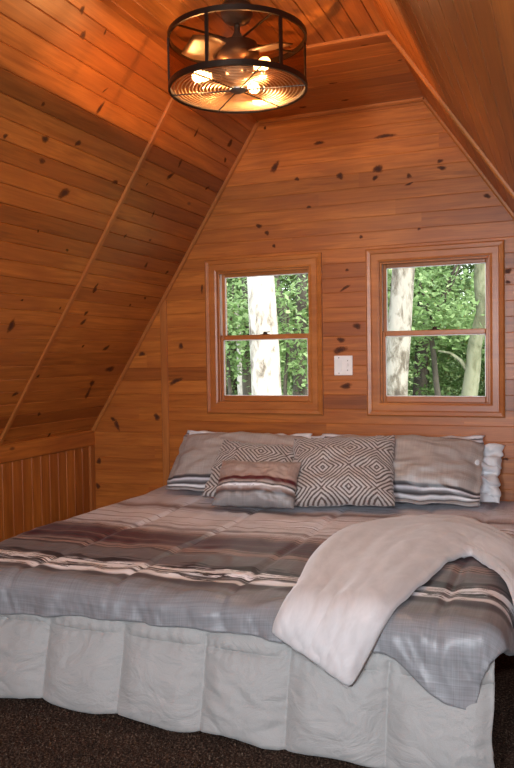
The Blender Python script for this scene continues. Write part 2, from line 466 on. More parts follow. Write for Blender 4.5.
# frame of a made-up opening behind the camera, added for the fill light
x0, x1, z0, z1 = FILL_HOLE[0]
b = MB()
b.box(x0, x0+.06, YB-.1, YB+.02, z0, z1); b.box(x1-.06, x1, YB-.1, YB+.02, z0, z1); b.box(x0+.06, x1-.06, YB-.1, YB+.02, z0, z0+.06); b.box(x0+.06, x1-.06, YB-.1, YB+.02, z1-.06, z1)
tag(b.build('window_3', M_case), kind='structure')

# switch plate
sp = empty('light_switch_plate', (-1.236, D-.004, H-.055)); tag(sp, 'white double light switch plate on the pine wall between the windows', 'light switch')
b = MB(); b.box(-.058, .058, -.006, .0025, -.058, .062); pl = b.build('plate', M_white, sp, bevel=.004)
b = MB(); b.box(-.043, -.012, -.009, -.0045, -.033, .035); b.build('rocker', M_white, sp, bevel=.002)
b = MB(); b.box(.022, .032, -.016, -.0045, -.006, .014); b.build('toggle', M_white, sp, bevel=.002)
for xx, zz in ((-.0275, .049), (-.0275, -.045), (.027, .031), (.027, -.027)):
    b = MB(); b.lathe([(0,.002),(.003,.0015),(.0035,0)], (0,0,0), 10, M=Matrix.Translation((xx, -.006, zz)) @ Matrix.Rotation(math.pi/2, 4, 'X')); b.build('screw', M_metal, pl)

# ------------------------------------------------------------------ fan light
FX, FY = -1.268, 2.99
def screen_mat():
    m, nt, b, out = newmat('amber_mesh'); nt.nodes.remove(b)
    tr = nd(nt, 'ShaderNodeBsdfTransparent'); tr.inputs[0].default_value = (.66,.50,.34,1)
    gl = nd(nt, 'ShaderNodeBsdfGlossy'); gl.inputs['Roughness'].default_value = .25; gl.inputs[0].default_value = (.6,.45,.3,1)
    mx = nd(nt, 'ShaderNodeMixShader'); mx.inputs[0].default_value = .07
    nt.links.new(tr.outputs[0], mx.inputs[1]); nt.links.new(gl.outputs[0], mx.inputs[2]); nt.links.new(mx.outputs[0], out.inputs[0]); return m
M_screen = screen_mat()
def emis(name, col, s):
    m, nt, b, out = newmat(name); b.inputs['Base Color'].default_value = (*col, 1)
    b.inputs['Emission Color'].default_value = (*col, 1); b.inputs['Emission Strength'].default_value = s; return m
M_bulb = emis('bulb_glow', (1, .62, .26), 14)
M_blade = plain('amber_blade', (.08,.04,.02), .45, 0)
M_brass = plain('aged_bronze', (.10,.05,.025), .35, .7)
M_ring = plain('warm_bronze_wire', (.42,.22,.10), .35, .7)
fan = empty('fan_light', (FX, FY, CZ)); tag(fan, 'caged bronze drum ceiling fan light with three glowing bulbs', 'ceiling fan')
R = .290; ZT, ZB = 2.648-CZ, 2.440-CZ
b = MB(); b.lathe([(0,0),(.055,0),(.066,-.012),(.068,-.045),(.055,-.07),(.03,-.082),(.018,-.085),(.0,-.085)], seg=32)
b.build('canopy', M_brass, fan, True)
b = MB(); b.tube([(0,0,-.08),(0,0,-.17)], .013, 16); b.lathe([(.013,-.115),(.03,-.15),(.034,-.165),(.0,-.166)], seg=24); b.build('downrod', M_brass, fan, True)
b = MB(); b.lathe([(0,-.15),(.045,-.152),(.085,-.17),(.09,-.21),(.09,-.235),(.06,-.255),(.05,-.262),(0,-.263)], seg=36); b.build('motor', M_brass, fan, True)
b = MB(); b.lathe([(0,-.262),(.05,-.262),(.055,-.275),(.055,-.30),(.03,-.315),(0,-.316)], seg=28); hub = b.build('light_hub', M_brass, fan, True)
for z in (ZT, ZB):
    b = MB()
    b.lathe([(R-.006, z-.011), (R+.004, z-.011), (R+.004, z+.011), (R-.006, z+.011), (R-.006, z-.011)], seg=96)
    b.build('rim', M_bronze, fan)
for k in range(6):
    a = math.radians(29+60*k); b = MB()
    M = Matrix.Rotation(a, 4, 'Z')
    b.box(R-.004, R+.004, -.007, .007, ZB, ZT, M=M); b.build('upright', M_bronze, fan)
for k in range(4):
    a = math.radians(45+90*k+8); b = MB(); b.tube([(.04*math.cos(a), .04*math.sin(a), -.155), (R*math.cos(a), R*math.sin(a), ZT)], .005, 8); b.build('top_arm', M_bronze, fan)
b = MB(); b.lathe([(R-.003, ZB), (R-.003, ZT)], seg=96); b.build('mesh_drum', M_screen, fan, True)
# guard wires
b = MB()
for k in range(15): b.torus((0,0,ZB-.004), .052+k*.0155, .0023, 80, 5)
b.build('guard_rings', M_ring, fan, True)
for k in range(6):
    a = math.radians(60*k+12); b = MB(); b.tube([(.03*math.cos(a), .03*math.sin(a), ZB-.007), (R*math.cos(a), R*math.sin(a), ZB-.007)], .0028, 6); b.build('guard_spoke', M_bronze, fan)
b = MB(); b.lathe([(0,ZB+.006),(.03,ZB+.004),(.036,ZB-.004),(.03,ZB-.012),(0,ZB-.013)], seg=24); b.build('guard_cap', M_metal, fan, True)
for k in range(3):
    a = math.radians(120*k+112); vs, fs = [], []
    for i in range(8):
        r = .085+i*(.235-.085)/7; wd = .045+.03*math.sin(math.pi*(i+1)/9)
        for j in range(5):
            s = (j/4-.5)*2*wd; z = -.215+s*.28
            for dz in (0,): vs.append(Matrix.Rotation(a, 4, 'Z') @ Vector((r, s, z)))
    for i in range(7):
        for j in range(4): fs.append((i*5+j, i*5+j+1, (i+1)*5+j+1, (i+1)*5+j))
    o = mesh_obj('fan_blade', vs, fs, M_blade, fan, True); so = o.modifiers.new('s', 'SOLIDIFY'); so.thickness = .004
def bulb(ax, name='bulb'):
    a = math.radians(ax); dx, dy = math.cos(a), math.sin(a); z = -.295
    M = Matrix.Translation((dx*.07, dy*.07, z)) @ Matrix.Rotation(a, 4, 'Z') @ Matrix.Rotation(math.pi/2, 4, 'Y')
    b = MB(); b.lathe([(0,0),(.014,0),(.016,.01),(.016,.035),(.013,.04),(0,.04)], seg=16, M=M); so_ = b.build('socket', M_bronze, fan, True)
    b = MB(); b.lathe([(.0,.038),(.012,.042),(.015,.055),(.022,.076),(.025,.096),(.021,.113),(.010,.123),(0,.125)], seg=20, M=M); o = b.build('bulb', M_bulb, so_, True)
    l = bpy.data.lights.new('bulb_light', 'POINT'); l.energy = 14; l.color = (1, .60, .28); l.shadow_soft_size = .014
    lo = bpy.data.objects.new('bulb_light', l); lo.location = (FX+dx*.165, FY+dy*.165, CZ+z-.040); link(lo)
for a in (199, -26, 88): bulb(a)

# ------------------------------------------------------------------ bed
XL, XR, YF, TOP, RR = -2.40, -.24, 2.43, .47, .09
def fab_weave(nt, uv, amp=.5):
    a = noise_(nt, vmul(nt, uv, (6, 260, 1)), 1, 2, .5); c = noise_(nt, vmul(nt, uv, (300, 5, 1)), 1, 2, .5)
    s = math_(nt, 'ADD', a, c)
    return s     # about 1.0 +- .25
def stripes_mat(name, stops, wob=.012, ragged=(), weave=.35, sheen=.06, rough=.42, axis=1, fine=True, gain=1.0):
    """stops: (position in metres, colour); piecewise colours along the cloth"""
    m, nt, b, out = newmat(name)
    uv = nd(nt, 'ShaderNodeTexCoord').outputs['UV']
    sx = nd(nt, 'ShaderNodeSeparateXYZ'); nt.links.new(uv, sx.inputs[0])
    v = sx.outputs[axis]
    n1 = noise_(nt, vmul(nt, uv, (1.6, 5, 1)), 1, 3); n2 = noise_(nt, vmul(nt, uv, (14, 60, 1)), 1, 3)
    v2 = math_(nt, 'ADD', v, math_(nt, 'MULTIPLY', math_(nt, 'SUBTRACT', n1, .5), wob*2.5))
    v2 = math_(nt, 'ADD', v2, math_(nt, 'MULTIPLY', math_(nt, 'SUBTRACT', n2, .5), wob*.8))
    lo, hi = stops[0][0], stops[-1][0]
    fac = math_(nt, 'DIVIDE', math_(nt, 'SUBTRACT', v2, lo), hi-lo)
    c = ramp(nt, fac, [((p-lo)/(hi-lo), tuple(min(1, x*gain) for x in col)) for p, col in stops])
    for (p0, p1, colr, thr, su, sv) in ragged:
        rn = noise_(nt, vmul(nt, uv, (su, sv, 1)), 1, 4, .65)
        inside = math_(nt, 'MULTIPLY', math_(nt, 'GREATER_THAN', v2, p0), math_(nt, 'LESS_THAN', v2, p1))
        msk = math_(nt, 'MULTIPLY', inside, math_(nt, 'GREATER_THAN', rn, thr))
        c = mixc(nt, msk, c, colr)
    if fine:   # thin thread streaks lying along the stripes
        fs = noise_(nt, vmul(nt, uv, (.8, 75, 1)), 1, 3, .7)
        c = mixc(nt, .6, c, ramp(nt, fs, [(.3, (.40,.40,.40)), (.7, (.62,.61,.62))]), 'OVERLAY')
    w = fab_weave(nt, uv)
    c = mixc(nt, weave, c, ramp(nt, math_(nt, 'MULTIPLY', w, .5), [(.32, (.25,.25,.25)), (.68, (.8,.8,.8))]), 'OVERLAY')
    nt.links.new(c, b.inputs['Base Color'])
    b.inputs['Roughness'].default_value = rough; b.inputs['Sheen Weight'].default_value = sheen
    b.inputs['Sheen Roughness'].default_value = .4
    bump(nt, b, w, .15, .002); return m
grey = (.20,.20,.208); dgrey = (.075,.07,.075); wht = (.86,.86,.89); blk = (.022,.017,.020); maroon = (.085,.014,.020); tan = (.38,.26,.22)
lil = (.70,.70,.76); pur = (.15,.115,.125); brn = (.17,.10,.085)
ST = [(1.95, grey), (2.53, grey), (2.55, dgrey), (2.585, dgrey), (2.60, wht), (2.635, wht), (2.645, blk), (2.655, blk), (2.665, wht), (2.745, wht), (2.755, pur),
      (2.79, (.13,.115,.12)), (2.93, (.15,.135,.14)), (2.96, tan), (3.03, (.24,.17,.155)), (3.05, maroon), (3.10, maroon), (3.12, brn), (3.15, maroon), (3.22, maroon), (3.25, brn), (3.30, tan),
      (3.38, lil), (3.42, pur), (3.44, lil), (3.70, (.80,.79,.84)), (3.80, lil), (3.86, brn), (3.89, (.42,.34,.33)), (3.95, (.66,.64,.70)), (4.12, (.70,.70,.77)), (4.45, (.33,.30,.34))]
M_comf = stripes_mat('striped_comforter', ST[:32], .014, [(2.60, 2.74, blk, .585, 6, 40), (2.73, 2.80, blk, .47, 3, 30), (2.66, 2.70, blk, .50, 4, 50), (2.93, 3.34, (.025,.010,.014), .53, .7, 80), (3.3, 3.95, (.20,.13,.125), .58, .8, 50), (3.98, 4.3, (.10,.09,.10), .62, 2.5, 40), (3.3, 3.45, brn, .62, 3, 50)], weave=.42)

def drape(a, b, off=0, RRx=RR, lean=1.40):
    ax = min(max(a, XL), XR); by = max(b, YF); dx, dy = a-ax, b-by; s = math.hypot(dx, dy)
    if s < 1e-9: return Vector((a, b, TOP+off)), 0, Vector((0,0,1))
    dx /= s; dy /= s; an = min(s/RRx, lean); h = RRx*math.sin(an); z = -RRx*(1-math.cos(an))
    if s > RRx*lean:
        r = s-RRx*lean; h += r*math.cos(lean); z -= r*math.sin(lean)
    n = Vector((dx*math.sin(an), dy*math.sin(an), math.cos(an)))
    return Vector((ax+dx*h, by+dy*h, TOP+z))+n*off, s, n
def ss(x, a, b):
    t = min(1, max(0, (x-a)/(b-a))); return t*t*(3-2*t)
def nz(x, y, z=0): return noise.noise(Vector((x, y, z)))
def comf_puff(a, b, s):
    p = .018*nz(a*1.6, b*1.6, 1)+.010*nz(a*5, b*4, 2)+.005*(.3-abs(nz((a+b*.4)*8, b*5, 12))*2)
    # vertical gathers where it hangs
    k = ss(s, .02, .2)
    p += k*(.014*nz(a*6+b*2.2, b*1.2, 5)+.012*nz((a-b*.35)*15, b*2, 6)+.006*(.4-abs(nz((a+b*.5)*24, b*3, 7))*2)) if b < YF+.15 else k*(.016*nz(b*6, a, 7))
    # small slanting creases on the top
    p += .006*(1-abs(nz((a+b*.5)*4, (b-a*.3)*9, 9))*3)*ss(nz(a*1.3, b*1.3, 11), -.1, .4)
    # quilting seams
    for xs in (-2.0, -1.55, -1.10, -.65, -.36):
        p -= .012*math.exp(-((a-xs)/.018)**2)*(.4+.6*ss(b, 2.2, 2.6))
    return p
def comforter():
    nu, nv = 240, 220; vs, uv, fs = [], [], []
    for j in range(nv+1):
        u = j/nv
        for i in range(nu+1):
            t = i/nu
            bh = 2.262-.125*ss(t, .84, .975)-.04*(1-ss(t, .08, .5))+.003*math.sin(t*23)+.003*math.sin(t*61)
            b = bh+(4.46-bh)*(u**1.15)
            aL = -2.56-.03*math.sin(b*5)+.10*(1-ss(b, 2.15, 2.5)); aR = -.045-.20*min(1, max(0, (2.55-b)/.41))
            a = aL+(aR-aL)*t
            p, s, n = drape(a, b)
            d = comf_puff(a, b, s)
            if j == 0: d -= .012
            p = p+n*d
            vs.append(p); uv.append((a, b+.085*(1-ss(a, -1.5, -.7))))
    for j in range(nv):
        for i in range(nu):
            k = j*(nu+1)+i; fs.append((k, k+1, k+nu+2, k+nu+1))
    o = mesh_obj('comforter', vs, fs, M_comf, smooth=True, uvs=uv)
    so = o.modifiers.new('s', 'SOLIDIFY'); so.thickness = .022; so.offset = -1; so.use_rim = True
    tag(o, 'striped grey, white and maroon comforter spread over the bed', 'comforter')
comforter()
# bed base under it
bed = empty('bed', (-1.32, 3.4, 0)); tag(bed, 'king size bed under the striped comforter against the window wall', 'bed')
M_matt = plain('mattress_ticking', (.55,.54,.52), .8); M_base = plain('dark_base_fabric', (.05,.045,.045), .9)
b = MB(); b.box(-1.05, 1.03, -.95, 1.06, .19, TOP-.045); b.build('mattress', M_matt, bed, bevel=.04)
b = MB(); b.box(-1.03, .96, -.93, 1.06, .05, .185); b.build('box_spring', M_base, bed, bevel=.01)
for sx in (-.95, .88):
    for sy in (-.85, 1.0):
        b = MB(); b.lathe([(0,0),(.03,0),(.03,.055),(0,.055)], (sx, sy, 0), 16); b.build('leg', M_bronze, bed)

# white quilted skirt
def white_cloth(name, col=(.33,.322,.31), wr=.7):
    m, nt, b, out = newmat(name)
    uv = nd(nt, 'ShaderNodeTexCoord').outputs['UV']
    n = noise_(nt, vmul(nt, uv, (7, 9, 1)), 1, 4, .55, 1.6)
    n2 = noise_(nt, vmul(nt, uv, (400, 400, 1)), 1, 1)
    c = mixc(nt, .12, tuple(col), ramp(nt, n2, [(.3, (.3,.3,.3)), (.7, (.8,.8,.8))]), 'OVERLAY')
    nt.links.new(c, b.inputs['Base Color']); b.inputs['Roughness'].default_value = .7; b.inputs['Sheen Weight'].default_value = .2
    bump(nt, b, n, wr, .02); return m
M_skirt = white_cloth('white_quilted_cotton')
def skirt():
    # path in plan: left side, round the corner, along the foot, free end at the right
    yf = 2.345
    path = []
    for k in range(40): path.append((-2.47, 4.3-(4.3-2.54)*k/40))
    for k in range(12):
        t = math.pi/2*k/12; path.append((-2.47+.13*(1-math.cos(t)), 2.535-.13*math.sin(t)))
    n1 = 300
    for k in range(n1+1): path.append((-2.34+(2.34-.192)*k/n1, 2.405-.01*k/n1))
    L = [0]
    for k in range(1, len(path)): L.append(L[-1]+math.hypot(path[k][0]-path[k-1][0], path[k][1]-path[k-1][1]))
    seams = [-.515, -.85, -1.162, -1.497, -1.83, -2.16]
    nv = 60; vs, uv, fs = [], [], []
    z1, zs = .385, .296
    for k, (x, y) in enumerate(path):
        x2, y2 = path[min(k+1, len(path)-1)]; x1_, y1_ = path[max(k-1, 0)]
        d = Vector((x2-x1_, y2-y1_, 0)).normalized(); n = Vector((d.y, -d.x, 0))
        if n.y > .2: n = -n
        if abs(n.x) > .9: n = Vector((-1, 0, 0))
        onfoot = k > 52
        if onfoot: sd = min(abs(x-s) for s in seams)
        else: sd = abs(((L[k]) % .3)-.15)
        free = ss(x, -.27, -.192) if onfoot else 0
        for j in range(nv+1):
            v = j/nv
            zb = .012+.012*nz(L[k]*2.1, 0, 3)+.007*math.sin(L[k]*16)
            z = zb+(z1-zb)*v
            colp = 1-math.exp(-(sd/.05)**2)
            rowp = 1-math.exp(-((z-zs)/.012)**2)
            # puffy cell profile over the height below the seam
            t = (z-zb)/(zs-zb)
            pf = math.sin(math.pi*min(1, max(0, t)))**.6 if t < 1 else .5
            p = .034*colp*pf+.008*rowp*(.4+.6*colp)
            # creases running out from the seam stitching
            e = math.exp(-sd/.07)
            p += .004*e*math.sin(z*70+L[k]*30+3*nz(L[k]*3, z*4, 2))*colp
            p += .007*nz(L[k]*4+z*5, z*4-L[k]*3, 4)
            for (q1, q2, am) in ((9, 14, .006), (16, 25, .003)): p += am*2*(.5-abs(nz(L[k]*q1+z*q2*.8, z*q2-L[k]*q1*.5, 8)))*(.3+.7*ss(nz(L[k]*2, z*3, 6), -.2, .4))
            g = math.exp(-((z-zs)/.03)**2); p += .0025*g*math.sin(L[k]*150+4*nz(L[k]*9, 0, 1))
            lean = .085*(1-v)**1.1 + .02*(1-v)*nz(L[k]*2, 0, 9)
            if j == 0: p = -.01
            p -= .03*ss(z, .325, .385)
            if z < zs+.03: p -= .010*math.exp(-(sd/.011)**2)
            q = Vector((x, y, z))+n*(p+lean)
            q.x += .006*free*(1-v)*math.sin(z*30)
            q += Vector((0, .03*free*free, 0))
            vs.append(q); uv.append((L[k], z))
    m = nv+1
    for k in range(len(path)-1):
        for j in range(nv): fs.append((k*m+j, (k+1)*m+j, (k+1)*m+j+1, k*m+j+1))
    o = mesh_obj('bed_skirt', vs, fs, M_skirt, smooth=True, uvs=uv)
    so = o.modifiers.new('s', 'SOLIDIFY'); so.thickness = .012; so.offset = 0
    tag(o, 'white quilted bed skirt hanging from under the comforter to the carpet', 'bed skirt')
skirt()

# blanket thrown over the corner
OUT = [(-.880,2.300),(-.855,2.43),(-.880,2.62),(-.925,2.86),(-.945,3.12),(-.925,3.36),(-.856,3.60),(-.72,3.78),(-.52,3.86),(-.33,3.70),(-.19,3.42),(-.10,3.2),(-.03,3.02)]
INN = [(-.622,2.175),(-.560,2.30),(-.510,2.42),(-.475,2.65),(-.44,2.90),(-.405,3.08),(-.36,3.18),(-.315,3.17),(-.265,3.05),(-.215,2.90),(-.155,2.74),(-.10,2.62),(-.04,2.50)]
def resample(P, t):
    n = len(P)-1; f = t*n; i = min(int(f), n-1); u = f-i
    p0, p1, p2, p3 = (Vector(P[max(0, min(n, q))]) for q in (i-1, i, i+1, i+2))
    return .5*((2*p1)+(-p0+p2)*u+(2*p0-5*p1+4*p2-p3)*u*u+(-p0+3*p1-3*p2+p3)*u*u*u)
def blanket_mat():
    m, nt, b, out = newmat('white_plush')
    uv = nd(nt, 'ShaderNodeTexCoord').outputs['UV']
    n = noise_(nt, vmul(nt, uv, (9, 9, 1)), 1, 4, .6, .5); n2 = noise_(nt, vmul(nt, uv, (260, 260, 1)), 1, 2)
    c = ramp(nt, n, [(.3, (.50,.465,.46)), (.7, (.62,.585,.58))])
    nt.links.new(c, b.inputs['Base Color']); b.inputs['Roughness'].default_value = .85
    b.inputs['Sheen Weight'].default_value = .5; b.inputs['Sheen Roughness'].default_value = .5
    bump(nt, b, math_(nt, 'ADD', n, math_(nt, 'MULTIPLY', n2, .25)), .3, .008); return m
def throw():
    nl_, nw = 150, 60; vs, uv, fs = [], [], []
    for i in range(nl_+1):
        t = i/nl_; o_, i_ = resample(OUT, t), resample(INN, t)
        for j in range(nw+1):
            w = j/nw; q = o_.lerp(i_, w)
            edge = min(w, 1-w, t*2.2)
            off = .018+.016*ss(edge, 0, .10)
            a, b = q
            base, s, n = drape(a, b)
            off += max(0, comf_puff(a, b, s))
            # long soft folds running with the strip
            off += .008*math.sin(w*9+t*5)+.010*nz(w*3, t*6, 1)+.006*nz(w*11, t*9, 2)
            off = max(off, comf_puff(a, b, s)+.014)
            if j in (0, nw) or i == 0: off -= .010
            vs.append(base+n*off); uv.append((w*.9, t*2.2))
    m = nw+1
    for i in range(nl_):
        for j in range(nw): fs.append((i*m+j, (i+1)*m+j, (i+1)*m+j+1, i*m+j+1))
    o = mesh_obj('throw_blanket', vs, fs, blanket_mat(), smooth=True, uvs=uv)
    so = o.modifiers.new('s', 'SOLIDIFY'); so.thickness = .016; so.offset = -1
    tag(o, 'soft white throw blanket draped diagonally over the foot corner of the bed', 'blanket')
    # folded lower layer peeping out at the hanging end
    vs, uv, fs = [], [], []
    for i in range(21):
        for j in range(31):
            w = j/30; t = i/20
            A = Vector((-.880, 2.315)).lerp(Vector((-.622, 2.175)), w); B = A+Vector((.07, .20))
            q = (A+Vector((-.006, -.020))).lerp(B, t)
            base, s, n = drape(q.x, q.y); pf = comf_puff(q.x, q.y, s)
            vs.append(base+n*(pf+.010)); uv.append((w*.3, t*.3))
    for i in range(20):
        for j in range(30): fs.append((i*31+j, (i+1)*31+j, (i+1)*31+j+1, i*31+j+1))
    h = mesh_obj('folded_hem', vs, fs, bpy.data.materials['white_plush'], o, True, uvs=uv)
    so = h.modifiers.new('s', 'SOLIDIFY'); so.thickness = .004; so.offset = 1
throw()

# ------------------------------------------------------------------ pillows
def pillow(name, w, h, t, mat, loc, tilt, rz=0, flange=0, seed=0, roll=0, crumple=0, sag=.0, N=56, shared=None):
    vs, uv, fs = [], [], []
    iw, ih = w-2*flange, h-2*flange
    for side in (1, -1):
        for j in range(N+1):
            for i in range(N+1):
                u, v = i/N*2-1, j/N*2-1
                # pinched corners, bowed sides
                x = u*(w/2)*(1-.045*(1-u*u)*0-.05*(1-abs(u))*0)*(1-.035*math.cos(v*math.pi/2)**1*1) if not flange else u*w/2
                y = v*(h/2)*(1-.05*math.cos(u*math.pi/2)) if not flange else v*h/2
                pu = min(1, abs(u)*w/iw) if flange else abs(u); pv = min(1, abs(v)*h/ih) if flange else abs(v)
                th = ((1-pu**2.6)*(1-pv**2.6))**.52*t/2
                wr = .022*nz(u*2.2+seed, v*2.2, seed)+.010*nz(u*5+seed, v*5, seed+3)+.007*(.4-abs(nz(u*5+v*3+seed, v*4-u*2, seed+6))*2)
                # creases fan out from the corners
                wr *= t/.22
                cr = .006*nz(math.atan2(abs(v)-1.05, abs(u)-1.05)*9+seed, 0, seed)*ss(pu*pv, .25, .7)
                z = side*(th*(1+crumple*nz(u*4, v*4, seed+5)*2)+ (wr+cr)*min(1, th/(.3*t)))+ side*.003
                fl = .016*nz(u*5, v*5, seed+8)*ss(max(pu, pv), .8, 1)-.065*h*ss(v, .6, 1.0)*(1-u*u*.6)*min(1, t/.17)**2
                y += .012*nz(u*4, seed, 2)*ss(abs(v), .5, 1)
                x += .012*nz(v*4, seed, 4)*ss(abs(u), .5, 1)
                z += fl-sag*(1-v*v)*0
                if crumple:
                    x += crumple*.04*nz(u*5, v*5, seed+1)*ss(max(pu,pv), .5, 1); y += crumple*.04*nz(u*5, v*5, seed+2)
                vs.append((x, y, z)); uv.append((u*w/2, v*h/2))
    m = (N+1)**2
    for s in (0, 1):
        for j in range(N):
            for i in range(N):
                k = s*m+j*(N+1)+i; q = (k, k+1, k+N+2, k+N+1); fs.append(q if s == 0 else q[::-1])
    bd = [i for i in range(N+1)]+[(j*(N+1)+N) for j in range(1, N+1)]+[N*(N+1)+i for i in range(N-1, -1, -1)]+[j*(N+1) for j in range(N-1, 0, -1)]
    for k in range(len(bd)):
        a, b = bd[k], bd[(k+1) % len(bd)]; fs.append((a, m+a, m+b, b))
    o = mesh_obj(name, vs, fs, mat, smooth=True, uvs=uv)
    # stand the bottom edge on loc
    o.location = loc
    o.rotation_euler = (Matrix.Rotation(math.radians(rz), 3, 'Z') @ Matrix.Rotation(math.radians(tilt), 3, 'X') @ Matrix.Rotation(math.radians(roll), 3, 'Z') @ Matrix.Identity(3)).to_euler()
    M = o.rotation_euler.to_matrix(); o.location = Vector(loc)+M @ Vector((0, h/2, 0))
    return o
tau = (.37,.32,.295); taul = (.40,.345,.32)
sham_st = [(-.28, grey), (-.222, (.30,.28,.28)), (-.212, blk), (-.202, wht), (-.196, blk), (-.186, grey), (-.176, lil), (-.168, blk), (-.158, dgrey), (-.150, tau), (.0, tau), (.12, taul), (.165, taul), (.175, dgrey), (.19, lil), (.205, blk), (.22, lil), (.245, (.5,.48,.50)), (.28, (.45,.44,.5))]
M_sham = stripes_mat('striped_sham', sham_st, .006, [(.17, .215, lil, .56, 8, 50)], weave=.35, fine=False)
small_st = [(-.18, grey), (-.10, (.27,.25,.245)), (-.085, dgrey), (-.075, brn), (-.06, taul), (-.05, wht), (-.04, blk), (-.03, taul), (-.015, maroon), (.0, maroon), (.008, tan), (.02, (.34,.25,.215)), (.12, (.36,.27,.235)), (.18, (.33,.25,.22))]
M_small = stripes_mat('striped_accent', small_st, .005, [(-.055, -.02, blk, .6, 10, 60)], weave=.3, fine=False)
def diamond_mat():
    m, nt, b, out = newmat('diamond_weave')
    uv = nd(nt, 'ShaderNodeTexCoord').outputs['UV']
    sx = nd(nt, 'ShaderNodeSeparateXYZ'); nt.links.new(uv, sx.inputs[0])
    n = noise_(nt, vmul(nt, uv, (8, 8, 1)), 1, 2)
    def tri(v, per, off):
        x = math_(nt, 'ADD', math_(nt, 'DIVIDE', v, per), off+50)
        x = math_(nt, 'FRACT', x); return math_(nt, 'ABSOLUTE', math_(nt, 'SUBTRACT', x, .5))
    s = math_(nt, 'ADD', tri(sx.outputs[0], .30, .32), tri(sx.outputs[1], .25, .15))
    s = math_(nt, 'ADD', s, math_(nt, 'MULTIPLY', n, .03))
    w = math_(nt, 'SINE', math_(nt, 'MULTIPLY', s, 2*math.pi*11))
    n2 = noise_(nt, vmul(nt, uv, (120, 120, 1)), 1, 2)
    f = math_(nt, 'ADD', math_(nt, 'MULTIPLY', w, .5), n2)
    c = ramp(nt, f, [(.38, (.10,.07,.06)), (.54, (.50,.46,.44))])
    nt.links.new(c, b.inputs['Base Color']); b.inputs['Roughness'].default_value = .6; b.inputs['Sheen Weight'].default_value = .3
    bump(nt, b, f, .3, .003); return m
M_dia = diamond_mat()
M_wp = white_cloth('white_pillow_cotton', (.68,.68,.70), .4)
ZP = TOP+.012
tag(pillow('sham', .93, .46, .22, M_sham, (-1.80, 4.09, ZP+.02), 47, 1, .03, 1, roll=-1), 'striped taupe pillow sham leaning on the wall left of and below the left window', 'pillow')
tag(pillow('sham', .95, .47, .22, M_sham, (-.875, 4.10, ZP+.02), 47, -1, .03, 7, roll=1), 'striped taupe pillow sham leaning on the wall beneath the right window', 'pillow')
tag(pillow('throw_pillow', .50, .41, .18, M_dia, (-1.665, 3.89, ZP+.02), 47, 3, 0, 12, roll=-4), 'brown and white diamond patterned pillow mostly hidden behind the small striped one', 'pillow')
tag(pillow('throw_pillow', .58, .46, .20, M_dia, (-1.10, 3.90, ZP+.02), 49, 6, 0, 15, roll=3), 'brown and white diamond patterned pillow leaning at the middle of the bed in full view', 'pillow')
tag(pillow('accent_pillow', .46, .29, .15, M_small, (-1.54, 3.74, ZP+.02), 50, 6, 0, 21), 'small oblong striped taupe pillow in front of all the others', 'pillow')
tag(pillow('bed_pillow', .62, .34, .13, M_wp, (-.62, 4.30, ZP+.01), 62, -4, 0, 31, crumple=.7), 'crumpled white pillow showing behind the right end of the right sham', 'pillow')
tag(pillow('bed_pillow', .84, .37, .12, M_wp, (-1.83, 4.26, ZP+.01), 68, 0, 0, 35, crumple=.6), 'white pillow showing behind the top of the left sham', 'pillow')

# ------------------------------------------------------------------ outside
GZ = -3.0
def bark(name, a, b_, c_, sc=1):
    m, nt, b, out = newmat(name)
    tc = nd(nt, 'ShaderNodeTexCoord').outputs['Object']
    n = noise_(nt, vmul(nt, tc, (1, 1, .45)), 9*sc, 5, .65, .5); n2 = noise_(nt, vmul(nt, tc, (1, 1, .3)), 3*sc, 2)
    f = math_(nt, 'ADD', math_(nt, 'MULTIPLY', n, .6), math_(nt, 'MULTIPLY', n2, .4))
    c = ramp(nt, f, [(.40, a), (.47, b_), (.56, c_)])
    nt.links.new(c, b.inputs['Base Color']); b.inputs['Roughness'].default_value = .9
    bump(nt, b, n, .6, .03); return m
M_bw = bark('pale_bark', (.07,.055,.04), (.24,.22,.19), (.40,.385,.36))
M_bm = bark('mottled_bark', (.035,.028,.021), (.09,.08,.062), (.22,.21,.185), 1.3)
M_bg = bark('grey_bark', (.014,.012,.009), (.03,.026,.02), (.06,.053,.042))
def leaf_mat(name, ca, cb):
    m, nt, b, out = newmat(name)
    tc = nd(nt, 'ShaderNodeTexCoord').outputs['Object']
    n = noise_(nt, tc, 1.7, 2); n2 = noise_(nt, tc, 11, 2)
    c = mixc(nt, ramp(nt, math_(nt, 'ADD', math_(nt, 'MULTIPLY', n, .5), math_(nt, 'MULTIPLY', n2, .5)), [(.38, (0,0,0)), (.62, (1,1,1))]), ca, cb)
    nt.links.new(c, b.inputs['Base Color']); b.inputs['Roughness'].default_value = .5
    t = nd(nt, 'ShaderNodeBsdfTranslucent'); nt.links.new(c, t.inputs[0])
    mx = nd(nt, 'ShaderNodeMixShader'); mx.inputs[0].default_value = .45
    nt.links.new(b.outputs[0], mx.inputs[1]); nt.links.new(t.outputs[0], mx.inputs[2]); nt.links.new(mx.outputs[0], out.inputs[0]); return m
M_l1 = leaf_mat('maple_leaf', (.11,.21,.06), (.36,.50,.25))
M_l2 = leaf_mat('forest_leaf', (.07,.15,.04), (.25,.37,.16))
